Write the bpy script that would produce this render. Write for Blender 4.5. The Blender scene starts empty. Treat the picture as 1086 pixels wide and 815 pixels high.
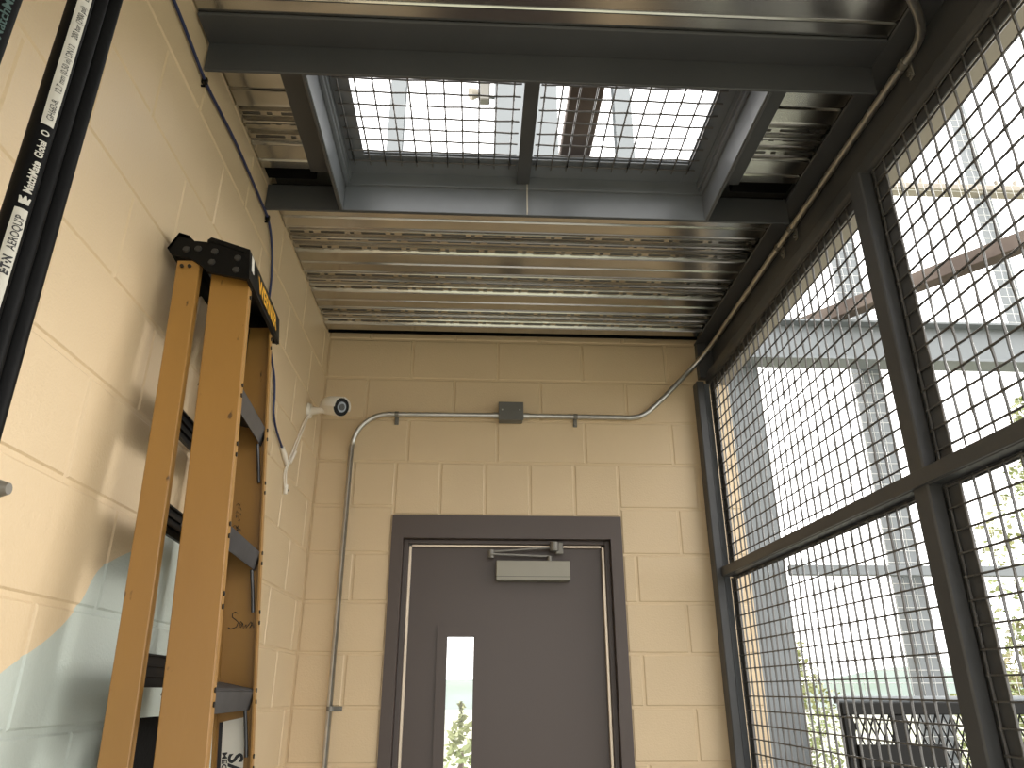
import bpy, math, random
from mathutils import Vector, Matrix
S = bpy.context.scene
R = math.radians
random.seed(7)

# ------------------------------------------------------------------ camera
cam = bpy.data.cameras.new('camera')
cam.sensor_width = 36.0
cam.lens = 784.35 * 36.0 / 1086.0
cam.clip_start = 0.02
cam.clip_end = 2000
co = bpy.data.objects.new('camera', cam)
co.location = (0, 0, 1.487)
co.rotation_euler = (R(90 + 22.484), 0, R(-2.708))
S.collection.objects.link(co)
S.camera = co

# ------------------------------------------------------------------ world and light
W = bpy.data.worlds.new('world')
S.world = W
W.use_nodes = True
nt = W.node_tree
nt.nodes.clear()
wo = nt.nodes.new('ShaderNodeOutputWorld')
bg = nt.nodes.new('ShaderNodeBackground')
SKY = 4.1
tc = nt.nodes.new('ShaderNodeTexCoord')
sx = nt.nodes.new('ShaderNodeSeparateXYZ')
cr = nt.nodes.new('ShaderNodeValToRGB')
cr.color_ramp.elements[0].position = 0.46
cr.color_ramp.elements[0].color = (0.30, 0.30, 0.28, 1)
cr.color_ramp.elements[1].position = 0.52
cr.color_ramp.elements[1].color = (1.0, 0.985, 0.965, 1)
mp = nt.nodes.new('ShaderNodeMapRange')
mp.inputs[1].default_value = -1
mp.inputs[2].default_value = 1
nt.links.new(tc.outputs['Generated'], sx.inputs[0])
nt.links.new(sx.outputs[2], mp.inputs[0])
nt.links.new(mp.outputs[0], cr.inputs[0])
nt.links.new(cr.outputs[0], bg.inputs[0])
bg.inputs[1].default_value = SKY
nt.links.new(bg.outputs[0], wo.inputs[0])

sun = bpy.data.lights.new('sun', 'SUN')
sun.energy = 2.8
sun.angle = R(16)
sun.color = (1.0, 0.96, 0.9)
so = bpy.data.objects.new('sun', sun)
SUN_DIR = Vector((-0.80, -0.45, -0.22))     # travel direction of the light
so.rotation_euler = SUN_DIR.to_track_quat('-Z', 'Y').to_euler()
S.collection.objects.link(so)

S.view_settings.view_transform = 'Standard'
S.view_settings.look = 'None'
S.view_settings.gamma = 1.0
S.view_settings.use_curve_mapping = False
S.view_settings.exposure = 0.0


# ------------------------------------------------------------------ materials
def srgb(r, g, b):
    f = lambda c: (c / 255) / 12.92 if c / 255 <= .04045 else ((c / 255 + .055) / 1.055) ** 2.4
    return (f(r), f(g), f(b), 1)


def mat(name, col, rough=.5, metal=0.0, noise=0.0, nscale=8.0, bump=0.0, bscale=200.0, col2=None, spec=.5, rvar=0.0,
        stretch=None):
    m = bpy.data.materials.new(name)
    m.use_nodes = True
    t = m.node_tree
    b = t.nodes['Principled BSDF']
    b.inputs['Base Color'].default_value = col
    b.inputs['Roughness'].default_value = rough
    b.inputs['Metallic'].default_value = metal
    b.inputs['Specular IOR Level'].default_value = spec
    co_ = t.nodes.new('ShaderNodeTexCoord')
    vec = co_.outputs['Object']
    if stretch:
        mpn = t.nodes.new('ShaderNodeMapping')
        mpn.inputs['Scale'].default_value = stretch
        t.links.new(vec, mpn.inputs[0])
        vec = mpn.outputs[0]
    if noise or col2 or rvar:
        n = t.nodes.new('ShaderNodeTexNoise')
        n.inputs['Scale'].default_value = nscale
        n.inputs['Detail'].default_value = 5
        t.links.new(vec, n.inputs['Vector'])
        if noise or col2:
            rmp = t.nodes.new('ShaderNodeValToRGB')
            rmp.color_ramp.elements[0].position = .35
            rmp.color_ramp.elements[1].position = .68
            c2 = col2 or tuple(c * (1 - noise) for c in col[:3]) + (1,)
            rmp.color_ramp.elements[0].color = c2
            rmp.color_ramp.elements[1].color = col
            t.links.new(n.outputs[0], rmp.inputs[0])
            t.links.new(rmp.outputs[0], b.inputs['Base Color'])
        if rvar:
            mr = t.nodes.new('ShaderNodeMapRange')
            mr.inputs[3].default_value = rough - rvar
            mr.inputs[4].default_value = rough + rvar
            t.links.new(n.outputs[0], mr.inputs[0])
            t.links.new(mr.outputs[0], b.inputs['Roughness'])
    if bump:
        n2 = t.nodes.new('ShaderNodeTexNoise')
        n2.inputs['Scale'].default_value = bscale
        n2.inputs['Detail'].default_value = 3
        t.links.new(vec, n2.inputs['Vector'])
        bp = t.nodes.new('ShaderNodeBump')
        bp.inputs['Strength'].default_value = bump
        bp.inputs['Distance'].default_value = .002
        t.links.new(n2.outputs[0], bp.inputs['Height'])
        t.links.new(bp.outputs[0], b.inputs['Normal'])
    return m


CREAM = srgb(208, 185, 150)
m_cmu = mat('cream_block_paint', CREAM, .42, noise=.05, nscale=3, bump=.5, bscale=170, spec=.5)
m_cmul = mat('cream_block_paint_mural', CREAM, .42, noise=.05, nscale=3, bump=.5, bscale=170, spec=.5)
# the grey-green painted shape on the left wall
t = m_cmul.node_tree
b = t.nodes['Principled BSDF']
src = b.inputs['Base Color'].links[0].from_socket
geo = t.nodes.new('ShaderNodeNewGeometry')
sp = t.nodes.new('ShaderNodeSeparateXYZ')
t.links.new(geo.outputs['Position'], sp.inputs[0])
mr = t.nodes.new('ShaderNodeMapRange')
mr.inputs[1].default_value = 0.8
mr.inputs[2].default_value = 2.4
t.links.new(sp.outputs[1], mr.inputs[0])
fc = t.nodes.new('ShaderNodeFloatCurve')
cv = fc.mapping.curves[0]
pts = [(0.8, 1.05), (1.1, 1.42), (1.248, 1.51), (1.381, 1.581), (1.44, 1.634), (1.484, 1.70), (1.532, 1.726), (1.646, 1.774),
       (1.749, 1.835), (1.82, 1.862), (2.0, 1.88), (2.2, 1.70), (2.4, 1.0)]
P2 = [((y - .8) / 1.6, (z - 1) / 1.0) for y, z in pts]
cv.points[0].location = P2[0]
cv.points[1].location = P2[-1]
for p_ in P2[1:-1]:
    cv.points.new(*p_)
fc.mapping.update()
t.links.new(mr.outputs[0], fc.inputs['Value'])
ad = t.nodes.new('ShaderNodeMath'); ad.operation = 'ADD'; ad.inputs[1].default_value = 1.0
t.links.new(fc.outputs[0], ad.inputs[0])
ls = t.nodes.new('ShaderNodeMath'); ls.operation = 'LESS_THAN'
t.links.new(sp.outputs[2], ls.inputs[0])
t.links.new(ad.outputs[0], ls.inputs[1])
mx = t.nodes.new('ShaderNodeMixRGB')
t.links.new(ls.outputs[0], mx.inputs[0])
t.links.new(src, mx.inputs[1])
mx.inputs[2].default_value = srgb(176, 184, 176)
t.links.new(mx.outputs[0], b.inputs['Base Color'])

m_steel = mat('dark_grey_painted_steel', srgb(70, 71, 73), .42, noise=.12, nscale=5, bump=.15, bscale=60)
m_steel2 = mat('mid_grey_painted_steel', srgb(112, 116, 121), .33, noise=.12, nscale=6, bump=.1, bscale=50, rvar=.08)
m_gal = mat('galvanised_deck', (.60, .59, .57, 1), .20, metal=1.0, col2=(.46, .45, .43, 1), nscale=2.5, bump=.05, bscale=16,
            rvar=.07, stretch=(.6, 2, 2))
m_slot = mat('deck_slot_dark', (.16, .155, .15, 1), .4, metal=1.0)
m_emt = mat('conduit_metal', (.62, .61, .58, 1), .42, metal=1.0, noise=.15, nscale=20)
m_castg = mat('cast_grey_metal', srgb(120, 117, 110), .45, metal=.3)
m_box = mat('grey_enamel_box', srgb(94, 93, 88), .45)
m_wire = mat('mesh_wire_paint', srgb(92, 90, 88), .38, noise=.1, nscale=9)
m_palewire = mat('pale_wire', srgb(222, 222, 218), .5)
m_outsteel = mat('light_grey_outdoor_steel', srgb(124, 129, 132), .5, noise=.06, nscale=2)
m_outdark = mat('dark_grey_outdoor_guard', (.009, .0085, .008, 1), .55, spec=.2)
m_timber = mat('weathered_brown_timber', srgb(112, 100, 90), .8, col2=srgb(82, 70, 62), nscale=5, stretch=(1, 1, 1), bump=.3, bscale=30)
m_tan = mat('tan_outdoor_and_lit_strip', srgb(158, 150, 138), .6)  # tan outdoor parts, and painted daylight under the rounded top rail
m_door = mat('brown_door_paint', srgb(74, 63, 58), .42, noise=.05, nscale=2, bump=.08, bscale=60)
m_strip = mat('aluminium_gasket', srgb(205, 190, 170), .35, metal=.6)
m_glass = bpy.data.materials.new('clear_glass'); m_glass.use_nodes = True
g_ = m_glass.node_tree; g_.nodes.clear()
go = g_.nodes.new('ShaderNodeOutputMaterial'); gm = g_.nodes.new('ShaderNodeMixShader')
gt = g_.nodes.new('ShaderNodeBsdfTransparent'); gg = g_.nodes.new('ShaderNodeBsdfGlossy')
gg.inputs['Roughness'].default_value = .02
gf = g_.nodes.new('ShaderNodeFresnel'); gf.inputs[0].default_value = 1.45
g_.links.new(gf.outputs[0], gm.inputs[0]); g_.links.new(gt.outputs[0], gm.inputs[1]); g_.links.new(gg.outputs[0], gm.inputs[2])
g_.links.new(gm.outputs[0], go.inputs[0])
m_floor = mat('concrete_floor', srgb(150, 146, 138), .7, noise=.2, nscale=4, bump=.3, bscale=60)
m_roof = mat('roof_slab', srgb(120, 118, 112), .8, noise=.1)
m_fib = mat('yellow_fibreglass', srgb(156, 115, 54), .42, col2=srgb(140, 102, 48), nscale=3, bump=.12, bscale=90, stretch=(1, 1, .3))
# scuffs on the rails
t = m_fib.node_tree; b = t.nodes['Principled BSDF']; src = b.inputs['Base Color'].links[0].from_socket
nn = t.nodes.new('ShaderNodeTexNoise'); nn.inputs['Scale'].default_value = 26; nn.inputs['Detail'].default_value = 4
tcx = t.nodes.new('ShaderNodeTexCoord'); mm = t.nodes.new('ShaderNodeMapping'); mm.inputs['Scale'].default_value = (1.2, 1.2, .5)
t.links.new(tcx.outputs['Object'], mm.inputs[0]); t.links.new(mm.outputs[0], nn.inputs['Vector'])
rr = t.nodes.new('ShaderNodeValToRGB'); rr.color_ramp.elements[0].position = .70; rr.color_ramp.elements[1].position = .74
t.links.new(nn.outputs[0], rr.inputs[0])
mx = t.nodes.new('ShaderNodeMixRGB'); mx.inputs[2].default_value = srgb(84, 58, 26)
t.links.new(rr.outputs[0], mx.inputs[0]); t.links.new(src, mx.inputs[1]); t.links.new(mx.outputs[0], b.inputs['Base Color'])
m_black = mat('black_plastic', (.005, .005, .005, 1), .42, noise=.3, nscale=30, spec=.14)
m_alu = mat('dull_aluminium', (.11, .11, .115, 1), .42, metal=.75, noise=.3, nscale=12)
m_bolt = mat('worn_black_bolt', (.045, .043, .04, 1), .4, metal=.4)
m_rivet = mat('dark_rivet', (.02, .018, .016, 1), .4, metal=.5)
m_white = mat('white_plastic', srgb(226, 218, 204), .45)
m_label = mat('white_label', srgb(205, 200, 188), .6)
m_hlabel = mat('hose_stripe', srgb(178, 174, 162), .55, noise=.1, nscale=60)
m_ink = mat('black_ink', (.01, .01, .012, 1), .6)
m_yink = mat('yellow_ink', srgb(225, 165, 40), .55)
m_rubber = mat('hose_rubber', (.004, .004, .004, 1), .5, noise=.3, nscale=14, bump=.2, bscale=120, spec=.07)
m_teal = mat('faded_teal_ink', srgb(50, 70, 66), .6)
m_cable = mat('blue_black_cable', srgb(26, 38, 78), .35)
m_lens = mat('dark_lens', (.008, .008, .012, 1), .08)
m_leaf = mat('green_leaves', srgb(118, 138, 84), .6, col2=srgb(142, 142, 98), nscale=1.2)
m_leaf2 = mat('olive_leaves', srgb(110, 124, 80), .6, col2=srgb(140, 130, 96), nscale=1.5)
m_bark = mat('bark', srgb(92, 78, 64), .9, bump=.5, bscale=30)
m_ground = mat('pale_gravel_ground', srgb(170, 168, 160), .9, col2=srgb(136, 138, 112), nscale=.12)
m_hill = mat('hazy_hills', srgb(112, 124, 122), .9, col2=srgb(98, 112, 100), nscale=.03)


# ------------------------------------------------------------------ builders
class MB:
    """collects faces; build() links them as one mesh object"""
    def __init__(s):
        s.v = []; s.f = []; s.mi = []; s.cur = 0; s.sm = []

    def add(s, vs, fs, smooth=False):
        o = len(s.v)
        s.v += [tuple(v) for v in vs]
        for f in fs:
            s.f.append(tuple(i + o for i in f)); s.mi.append(s.cur); s.sm.append(smooth)

    def box(s, x0, x1, y0, y1, z0, z1):
        v = [(x, y, z) for z in (z0, z1) for y in (y0, y1) for x in (x0, x1)]
        s.add(v, [(0, 2, 3, 1), (4, 5, 7, 6), (0, 1, 5, 4), (2, 6, 7, 3), (0, 4, 6, 2), (1, 3, 7, 5)])

    def bbox(s, x0, x1, y0, y1, z0, z1, c=.003):
        """box with chamfered edges along every side"""
        vs = []; idx = {}
        ax = [(x0, x1), (y0, y1), (z0, z1)]
        for i in (0, 1):
            for j in (0, 1):
                for k in (0, 1):
                    cpt = [ax[0][i], ax[1][j], ax[2][k]]
                    sg = [(1, -1)[i], (1, -1)[j], (1, -1)[k]]
                    for a in range(3):
                        p = [cpt[n] + (0 if n == a else sg[n] * c) for n in range(3)]
                        idx[(i, j, k, a)] = len(vs); vs.append(p)
        fs = []
        for a in range(3):
            o = [n for n in range(3) if n != a]
            for side in (0, 1):
                q = []
                for (u, w) in ((0, 0), (1, 0), (1, 1), (0, 1)):
                    key = [0, 0, 0]; key[a] = side; key[o[0]] = u; key[o[1]] = w
                    q.append(idx[(*key, a)])
                fs.append(tuple(q))
        for a in range(3):
            o = [n for n in range(3) if n != a]
            for u in (0, 1):
                for w in (0, 1):
                    k0 = [0, 0, 0]; k1 = [0, 0, 0]
                    k0[o[0]] = k1[o[0]] = u; k0[o[1]] = k1[o[1]] = w; k1[a] = 1
                    fs.append((idx[(*k0, o[0])], idx[(*k1, o[0])], idx[(*k1, o[1])], idx[(*k0, o[1])]))
        for i in (0, 1):
            for j in (0, 1):
                for k in (0, 1):
                    fs.append((idx[(i, j, k, 0)], idx[(i, j, k, 1)], idx[(i, j, k, 2)]))
        s.add(vs, fs)

    def prism(s, poly, a, b_, fn):
        """poly of (u,v) extruded from a to b_; fn(u,v,w)->xyz"""
        n = len(poly)
        v = [fn(u, w, a) for u, w in poly] + [fn(u, w, b_) for u, w in poly]
        f = [tuple(range(n - 1, -1, -1)), tuple(range(n, 2 * n))]
        f += [(i, (i + 1) % n, n + (i + 1) % n, n + i) for i in range(n)]
        s.add(v, f)

    def tube(s, pts, r, n=8, cap=True, smooth=True, rs=None):
        pts = [Vector(p) for p in pts]
        k = len(pts); vs = []; prev = None
        for i, p in enumerate(pts):
            d = (pts[min(i + 1, k - 1)] - pts[max(i - 1, 0)]).normalized()
            if prev is None:
                up = Vector((0, 0, 1)) if abs(d.z) < .9 else Vector((1, 0, 0))
                a = d.cross(up).normalized()
            else:
                a = (prev - d * prev.dot(d)).normalized()
            prev = a
            b2 = d.cross(a)
            rad = rs[i] if rs else r
            for j in range(n):
                th = 2 * math.pi * j / n
                vs.append(p + (a * math.cos(th) + b2 * math.sin(th)) * rad)
        fs = [(i * n + j, i * n + (j + 1) % n, (i + 1) * n + (j + 1) % n, (i + 1) * n + j) for i in range(k - 1) for j in range(n)]
        s.add(vs, fs, smooth)
        if cap:
            s.add([vs[j] for j in range(n)], [tuple(range(n - 1, -1, -1))])
            s.add([vs[(k - 1) * n + j] for j in range(n)], [tuple(range(n))])

    def obox(s, c, ax, ay, az, hx, hy, hz):
        """oriented box centred c, half sizes"""
        c = Vector(c); ax = Vector(ax).normalized(); ay = Vector(ay).normalized(); az = Vector(az).normalized()
        v = [c + ax * hx * i + ay * hy * j + az * hz * k for k in (-1, 1) for j in (-1, 1) for i in (-1, 1)]
        s.add(v, [(0, 2, 3, 1), (4, 5, 7, 6), (0, 1, 5, 4), (2, 6, 7, 3), (0, 4, 6, 2), (1, 3, 7, 5)])

    def build(s, name, mats, parent=None, bevel=0.0, kind=None):
        me = bpy.data.meshes.new(name)
        off = Vector(parent_world(parent)) if parent else Vector((0, 0, 0))
        me.from_pydata([tuple(Vector(v) - off) for v in s.v], [], s.f)
        if not isinstance(mats, (list, tuple)): mats = [mats]
        for m in mats: me.materials.append(m)
        me.polygons.foreach_set('material_index', s.mi)
        me.polygons.foreach_set('use_smooth', s.sm)
        import bmesh
        bm = bmesh.new(); bm.from_mesh(me)
        bmesh.ops.recalc_face_normals(bm, faces=bm.faces)
        bm.to_mesh(me); bm.free()
        me.update()
        o = bpy.data.objects.new(name, me)
        S.collection.objects.link(o)
        if parent: o.parent = parent
        if bevel:
            md = o.modifiers.new('bevel', 'BEVEL'); md.width = bevel; md.segments = 2; md.limit_method = 'ANGLE'
        if kind: o['kind'] = kind
        return o


def parent_world(p):
    v = Vector(p.location)
    while p.parent:
        p = p.parent; v += Vector(p.location)
    return v


def thing(name, loc, label, cat, group=None):
    o = bpy.data.objects.new(name, None)
    o.empty_display_size = .1
    o.location = loc
    S.collection.objects.link(o)
    o['label'] = label; o['category'] = cat
    if group: o['group'] = group
    return o


def tag(o, label, cat, group=None):
    o['label'] = label; o['category'] = cat
    if group: o['group'] = group
    return o


def text_mesh(txt, size, bold=0.0):
    cu = bpy.data.curves.new('t', 'FONT')
    cu.body = txt; cu.size = size; cu.offset = bold
    cu.resolution_u = 3
    o = bpy.data.objects.new('t', cu)
    S.collection.objects.link(o)
    dg = bpy.context.evaluated_depsgraph_get()
    me = bpy.data.meshes.new_from_object(o.evaluated_get(dg))
    vs = [v.co.copy() for v in me.vertices]; fs = [tuple(p.vertices) for p in me.polygons]
    bpy.data.objects.remove(o); bpy.data.meshes.remove(me)
    return vs, fs


def smooth_path(pts, n=6):
    """Catmull-Rom through the points"""
    P = [Vector(p) for p in pts]
    P = [P[0] * 2 - P[1]] + P + [P[-1] * 2 - P[-2]]
    out = []
    for i in range(1, len(P) - 2):
        for k in range(n):
            u = k / n
            out.append(.5 * ((2 * P[i]) + (P[i + 1] - P[i - 1]) * u + (2 * P[i - 1] - 5 * P[i] + 4 * P[i + 1] - P[i + 2]) * u * u
                             + (3 * P[i] - 3 * P[i + 1] + P[i + 2] - P[i - 1]) * u ** 3))
    out.append(P[-2])
    return out


# ------------------------------------------------------------------ constants of the place
D = 3.237        # back wall face
XL = -0.7236     # left wall face
ZC = 3.055       # underside of the steel deck
C = 0.2032       # block course
Z0 = 2.8446      # a course line
YN = -2.6        # near end of the bay
XM = 1.085       # plane of the side wire mesh


def blocks(mb, rects, fn, g=.0048, d=.0032, ch=.004):
    """block faces with tooled joints. rects (u0,u1,v0,v1); fn(u,v,depth) depth>0 goes into the wall"""
    for u0, u1, v0, v1 in rects:
        o = [(u0, v0), (u1, v0), (u1, v1), (u0, v1)]
        i1 = [(u0 + g, v0 + g), (u1 - g, v0 + g), (u1 - g, v1 - g), (u0 + g, v1 - g)]
        i2 = [(u0 + g + ch, v0 + g + ch), (u1 - g - ch, v0 + g + ch), (u1 - g - ch, v1 - g - ch), (u0 + g + ch, v1 - g - ch)]
        vs = [fn(u, v, d) for u, v in o] + [fn(u, v, d) for u, v in i1] + [fn(u, v, 0) for u, v in i2]
        fs = [(8, 9, 10, 11)]
        for k in range(4):
            fs.append((k, (k + 1) % 4, 4 + (k + 1) % 4, 4 + k))
            fs.append((4 + k, 4 + (k + 1) % 4, 8 + (k + 1) % 4, 8 + k))
        mb.add(vs, fs)


# ------------------------------------------------------------------ left wall
mb = MB(); rects = []
zt = ZC + .105
for k in range(-2, 14):
    zb = max(Z0 - C * (k + 1), 0); ztp = min(Z0 - C * k, zt)
    if ztp <= zb: continue
    ph = 1.30 if k % 2 == 0 else 1.10
    n = math.floor((YN - ph) / .4064)
    y = ph + n * .4064
    while y < D:
        a, b2 = max(y, YN), min(y + .4064, D)
        if b2 - a > .02: rects.append((a, b2, zb, ztp))
        y += .4064
blocks(mb, rects, lambda u, v, d: (XL - d, u, v))
mb.box(XL - .19, XL - .0034, YN, D + .19, 0, zt)
mb.build('wall_left', m_cmul, kind='structure')

# ------------------------------------------------------------------ back wall (with the door opening)
XR = 1.193       # end of the block wall beyond the mesh
DX0, DX1, DZ = -.369, .635, 2.196
mb = MB(); rects = []
U0 = -.3226
for k in range(-2, 14):
    zb = max(Z0 - C * (k + 1), 0); ztp = min(Z0 - C * k, zt)
    if ztp <= zb: continue
    ph = U0 if k % 2 else U0 + .2032
    if k == 2:
        cuts = [XL, -.556] + [DX0 + .2008 * i for i in range(6)] + [.997, XR]
    else:
        cuts = [XL]
        x = ph - 4 * .4064
        while x < XR - .02:
            if x > XL + .02: cuts.append(x)
            x += .4064
        cuts.append(XR)
    for a, b2 in zip(cuts[:-1], cuts[1:]):
        z_lo = zb
        if k == 2 and DX0 - .01 < a and b2 < DX1 + .01:
            rects.append((a, b2, DZ, ztp)); continue
        if k >= 3:
            if a >= DX0 and b2 <= DX1: continue
            if a < DX0 < b2: rects.append((a, DX0, zb, ztp)) if DX0 - a > .01 else None
            if a < DX1 < b2: rects.append((DX1, b2, zb, ztp)) if b2 - DX1 > .01 else None
            if (a < DX0 < b2) or (a < DX1 < b2): continue
        rects.append((a, b2, zb, ztp))
blocks(mb, rects, lambda u, v, d: (u, D + d, v))
mb.box(XL - .19, DX0, D + .0034, D + .19, 0, zt)
mb.box(DX1, XR, D + .0034, D + .19, 0, zt)
mb.box(DX0, DX1, D + .0034, D + .19, DZ, zt)
mb.build('wall_back', m_cmu, kind='structure')

mb = MB(); mb.box(XL - .19, 1.5, YN, D + .19, -.15, 0)
mb.build('floor', m_floor, kind='structure')

# ------------------------------------------------------------------ steel deck ceiling
def deck_profile(y0, y1):
    """(y, z) underside polyline of the ribbed deck"""
    pts = [(y0, ZC)]
    k = math.floor((y0 - 2.31) / .305) - 1
    P = 2.31 + .305 * k
    rel = [(0, 0), (.004, -.0035), (.008, 0), (.012, .014), (.030, .014), (.034, .006), (.052, .006), (.056, .014), (.066, .014), (.070, .0),
           (.074, -.003), (.082, 0), (.096, .0), (.100, .014), (.126, .014), (.130, .004), (.150, .004), (.156, .012), (.162, .012), (.168, 0),
           (.172, -.0035), (.178, 0), (.238, 0), (.243, .005), (.248, .005), (.252, -.001), (.256, 0)]
    while P < y1 + .4:
        for a, z in rel:
            y = P + a
            if y0 + .001 < y < y1 - .001: pts.append((y, ZC + z))
        P += .305
    pts.append((y1, ZC))
    return pts


def deck(name, x0, x1, y0, y1, slots=True):
    mb = MB()
    pr = deck_profile(y0, y1)
    n = len(pr)
    vs = [(x0, y, z) for y, z in pr] + [(x1, y, z) for y, z in pr]
    mb.add(vs, [(i, i + 1, n + i + 1, n + i) for i in range(n - 1)])
    vs = [(x0, y, ZC + .022) for y, z in pr[::n - 1]] + [(x1, y, ZC + .022) for y, z in pr[::n - 1]]
    mb.add(vs, [(0, 1, 3, 2)])
    mb.cur = 1
    if slots:
        k0 = math.floor((y0 - 2.31) / .305) - 1
        for k in range(k0, k0 + 20):
            P = 2.31 + .305 * k
            for a, zz, off in ((.043, .006, 0), (.140, .004, .05), (.078, -.001, .02)):
                y = P + a
                if not (y0 + .01 < y < y1 - .01): continue
                x = math.floor(x0 / .15) * .15 + off
                while x < x1:
                    for (s0, s1) in ((0, .088), (.108, .122)):
                        a0, a1 = max(x + s0, x0 + .01), min(x + s1, x1 - .01)
                        if a1 > a0:
                            h = .0035 if a != .078 else .0018
                            mb.cur = 1
                            mb.box(a0, a1, y - h, y + h, ZC + zz - .0012, ZC + zz + .001)
                            mb.cur = 0
                            mb.box(a0, a1, y + h, y + h + .003, ZC + zz - .004, ZC + zz + .001)
                    x += .15
    mb.cur = 0
    return mb.build(name, [m_gal, m_slot], kind='structure')


XD = 1.05
deck('ceiling', XL + .002, XD, 2.095, 3.150)
deck('ceiling', XL + .002, XD, YN, 1.40)
deck('ceiling', XL + .002, -.555, 1.49, 1.985)
deck('ceiling', .845, XD, 1.49, 1.985)
# concrete roof above the deck, with the hatch opening
mb = MB()
for (x0, x1, y0, y1) in ((XL - .19, 1.20, YN, 1.470), (XL - .19, 1.20, 2.078, D + .19), (XL - .19, -.475, 1.470, 2.078), (.765, 1.20, 1.470, 2.078)):
    mb.box(x0, x1, y0, y1, ZC + .079, ZC + .105)
mb.build('trim_1', m_roof, kind='structure')
# dark closure strips where the deck stops short
mb = MB(); mb.box(XL + .002, XD, 3.152, D - .002, ZC + .024, ZC + .078)
mb.box(XL + .002, XD, 3.185, 3.195, ZC + .004, ZC + .0235)
mb.box(XL + .002, -.562, 1.987, 2.069, ZC + .024, ZC + .078)
mb.box(.852, XD, 1.987, 2.069, ZC + .024, ZC + .078)
mb.build('trim_2', m_rubber, kind='structure')


# ------------------------------------------------------------------ hanging angles round the hatch
def angle_y(name, x0, x1, yv, s, label, zb=2.955, extra=None):
    """angle along X: upright leg at y=yv, top leg reaching s*0.09 from it"""
    t_ = .009
    prof = [(0, zb), (t_ * -s, zb), (t_ * -s, ZC - .012), (0, ZC - .003)]
    mb = MB()
    mb.bbox(x0, x1, min(yv, yv - s * t_), max(yv, yv - s * t_), zb, ZC - .0005, .0015)
    mb.bbox(x0, x1, min(yv, yv + s * .09), max(yv, yv + s * .09), ZC - .011, ZC - .001, .0015)
    o = mb.build(name, m_steel)
    return tag(o, label, 'steel beam', 'hanging steel angles under the deck')


angle_y('steel_angle', XL + .003, 1.044, 1.476, -1, 'dark grey steel angle crossing the ceiling on the near side of the hatch')
mb = MB()
mb.bbox(XL + .003, 1.044, 2.070, 2.079, 2.955, ZC - .001, .0015)
tag(mb.build('steel_angle', m_steel), 'grey steel angle crossing the ceiling on the far side of the hatch', 'steel beam',
    'hanging steel angles under the deck')
for (xv, s, lab) in ((-.466, -1, 'short steel angle along the left edge of the ceiling hatch'), (.755, 1, 'short steel angle along the right edge of the ceiling hatch')):
    mb = MB()
    mb.bbox(min(xv, xv + s * .009), max(xv, xv + s * .009), 1.487, 2.0685, 2.955, ZC - .001, .0015)
    mb.bbox(min(xv + s * .009, xv + s * .095), max(xv + s * .009, xv + s * .095), 1.487, 1.988, ZC - .011, ZC - .001, .0015)
    tag(mb.build('steel_angle', m_steel), lab, 'steel beam', 'hanging steel angles under the deck')

# hatch: lined curb + mesh screen
h = thing('roof_hatch', (.145, 1.775, ZC), 'roof hatch with grey steel curb and two wire mesh panels under the white sky', 'roof hatch')
mb = MB()
for (x0, x1, y0, y1) in ((-.462, -.450, 1.487, 2.068), (.739, .751, 1.487, 2.068), (-.450, .739, 2.056, 2.068), (-.450, .739, 1.487, 1.499)):
    mb.bbox(x0, x1, y0, y1, ZC + .0, ZC + .12, .001)
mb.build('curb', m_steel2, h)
ZF = ZC + .045
mb = MB()
mb.bbox(-.450, -.390, 1.50, 2.055, ZF, ZF + .006, .001)
mb.bbox(.676, .739, 1.50, 2.055, ZF, ZF + .006, .001)
mb.bbox(-.390, .676, 1.948, 2.055, ZF, ZF + .006, .001)
mb.bbox(-.390, .676, 1.50, 1.53, ZF, ZF + .006, .001)
mb.tube([(-.390, 1.955, ZF - .006), (.676, 1.955, ZF - .006)], .003, 6)
mb.bbox(-.452, -.444, 1.50, 2.055, ZF - .030, ZF, .001)
mb.bbox(.733, .739, 1.50, 2.055, ZF - .030, ZF, .001)
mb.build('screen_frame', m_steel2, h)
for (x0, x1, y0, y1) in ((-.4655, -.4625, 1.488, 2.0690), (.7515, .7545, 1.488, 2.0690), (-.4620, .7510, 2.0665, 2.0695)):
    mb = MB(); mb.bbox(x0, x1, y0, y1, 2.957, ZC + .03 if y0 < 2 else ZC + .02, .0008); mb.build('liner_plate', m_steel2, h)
mb = MB(); mb.bbox(.112, .156, 1.488, 2.054, ZF - .028, ZF - .020, .001)
mb.build('divider_bar', m_steel, h)
mb = MB(); mb.box(.147, .150, 2.0540, 2.0560, ZC - .095, ZF - .002)
mb.box(.147, .150, 2.0655, 2.0664, ZC - .097, ZC + .018)
mb.build('caulk_seam', mat('caulk', srgb(205, 195, 180), .7), h)


def weave(mb, us, vs, u0, u1, v0, v1, fn, r=.0023, amp=.0020, n=6):
    """crimped woven wire: wires at each u run along v and the other way round"""
    for i, u in enumerate(us):
        p = [fn(u, v0, 0)]
        for j, v in enumerate(vs):
            p.append(fn(u, v, amp if (i + j) % 2 else -amp))
        p.append(fn(u, v1, 0))
        mb.tube(p, r, n)
    for j, v in enumerate(vs):
        p = [fn(u0, v, 0)]
        for i, u in enumerate(us):
            p.append(fn(u, v, -amp if (i + j) % 2 else amp))
        p.append(fn(u1, v, 0))
        mb.tube(p, r, n)


for (xa, xb) in ((-.435, .106), (.162, .705)):
    mb = MB()
    us = []; x = xa + .012
    while x < xb: us.append(x); x += .0508
    vs_ = []; y = 2.00
    while y > 1.50: vs_.append(y - .02); y -= .0508
    weave(mb, us, vs_, xa, xb, 1.505, 2.0, lambda u, v, d: (u, v, ZF - .009 + d), r=.0029, amp=.0012)
    mb.build('wire_mesh', m_wire, h)

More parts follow.
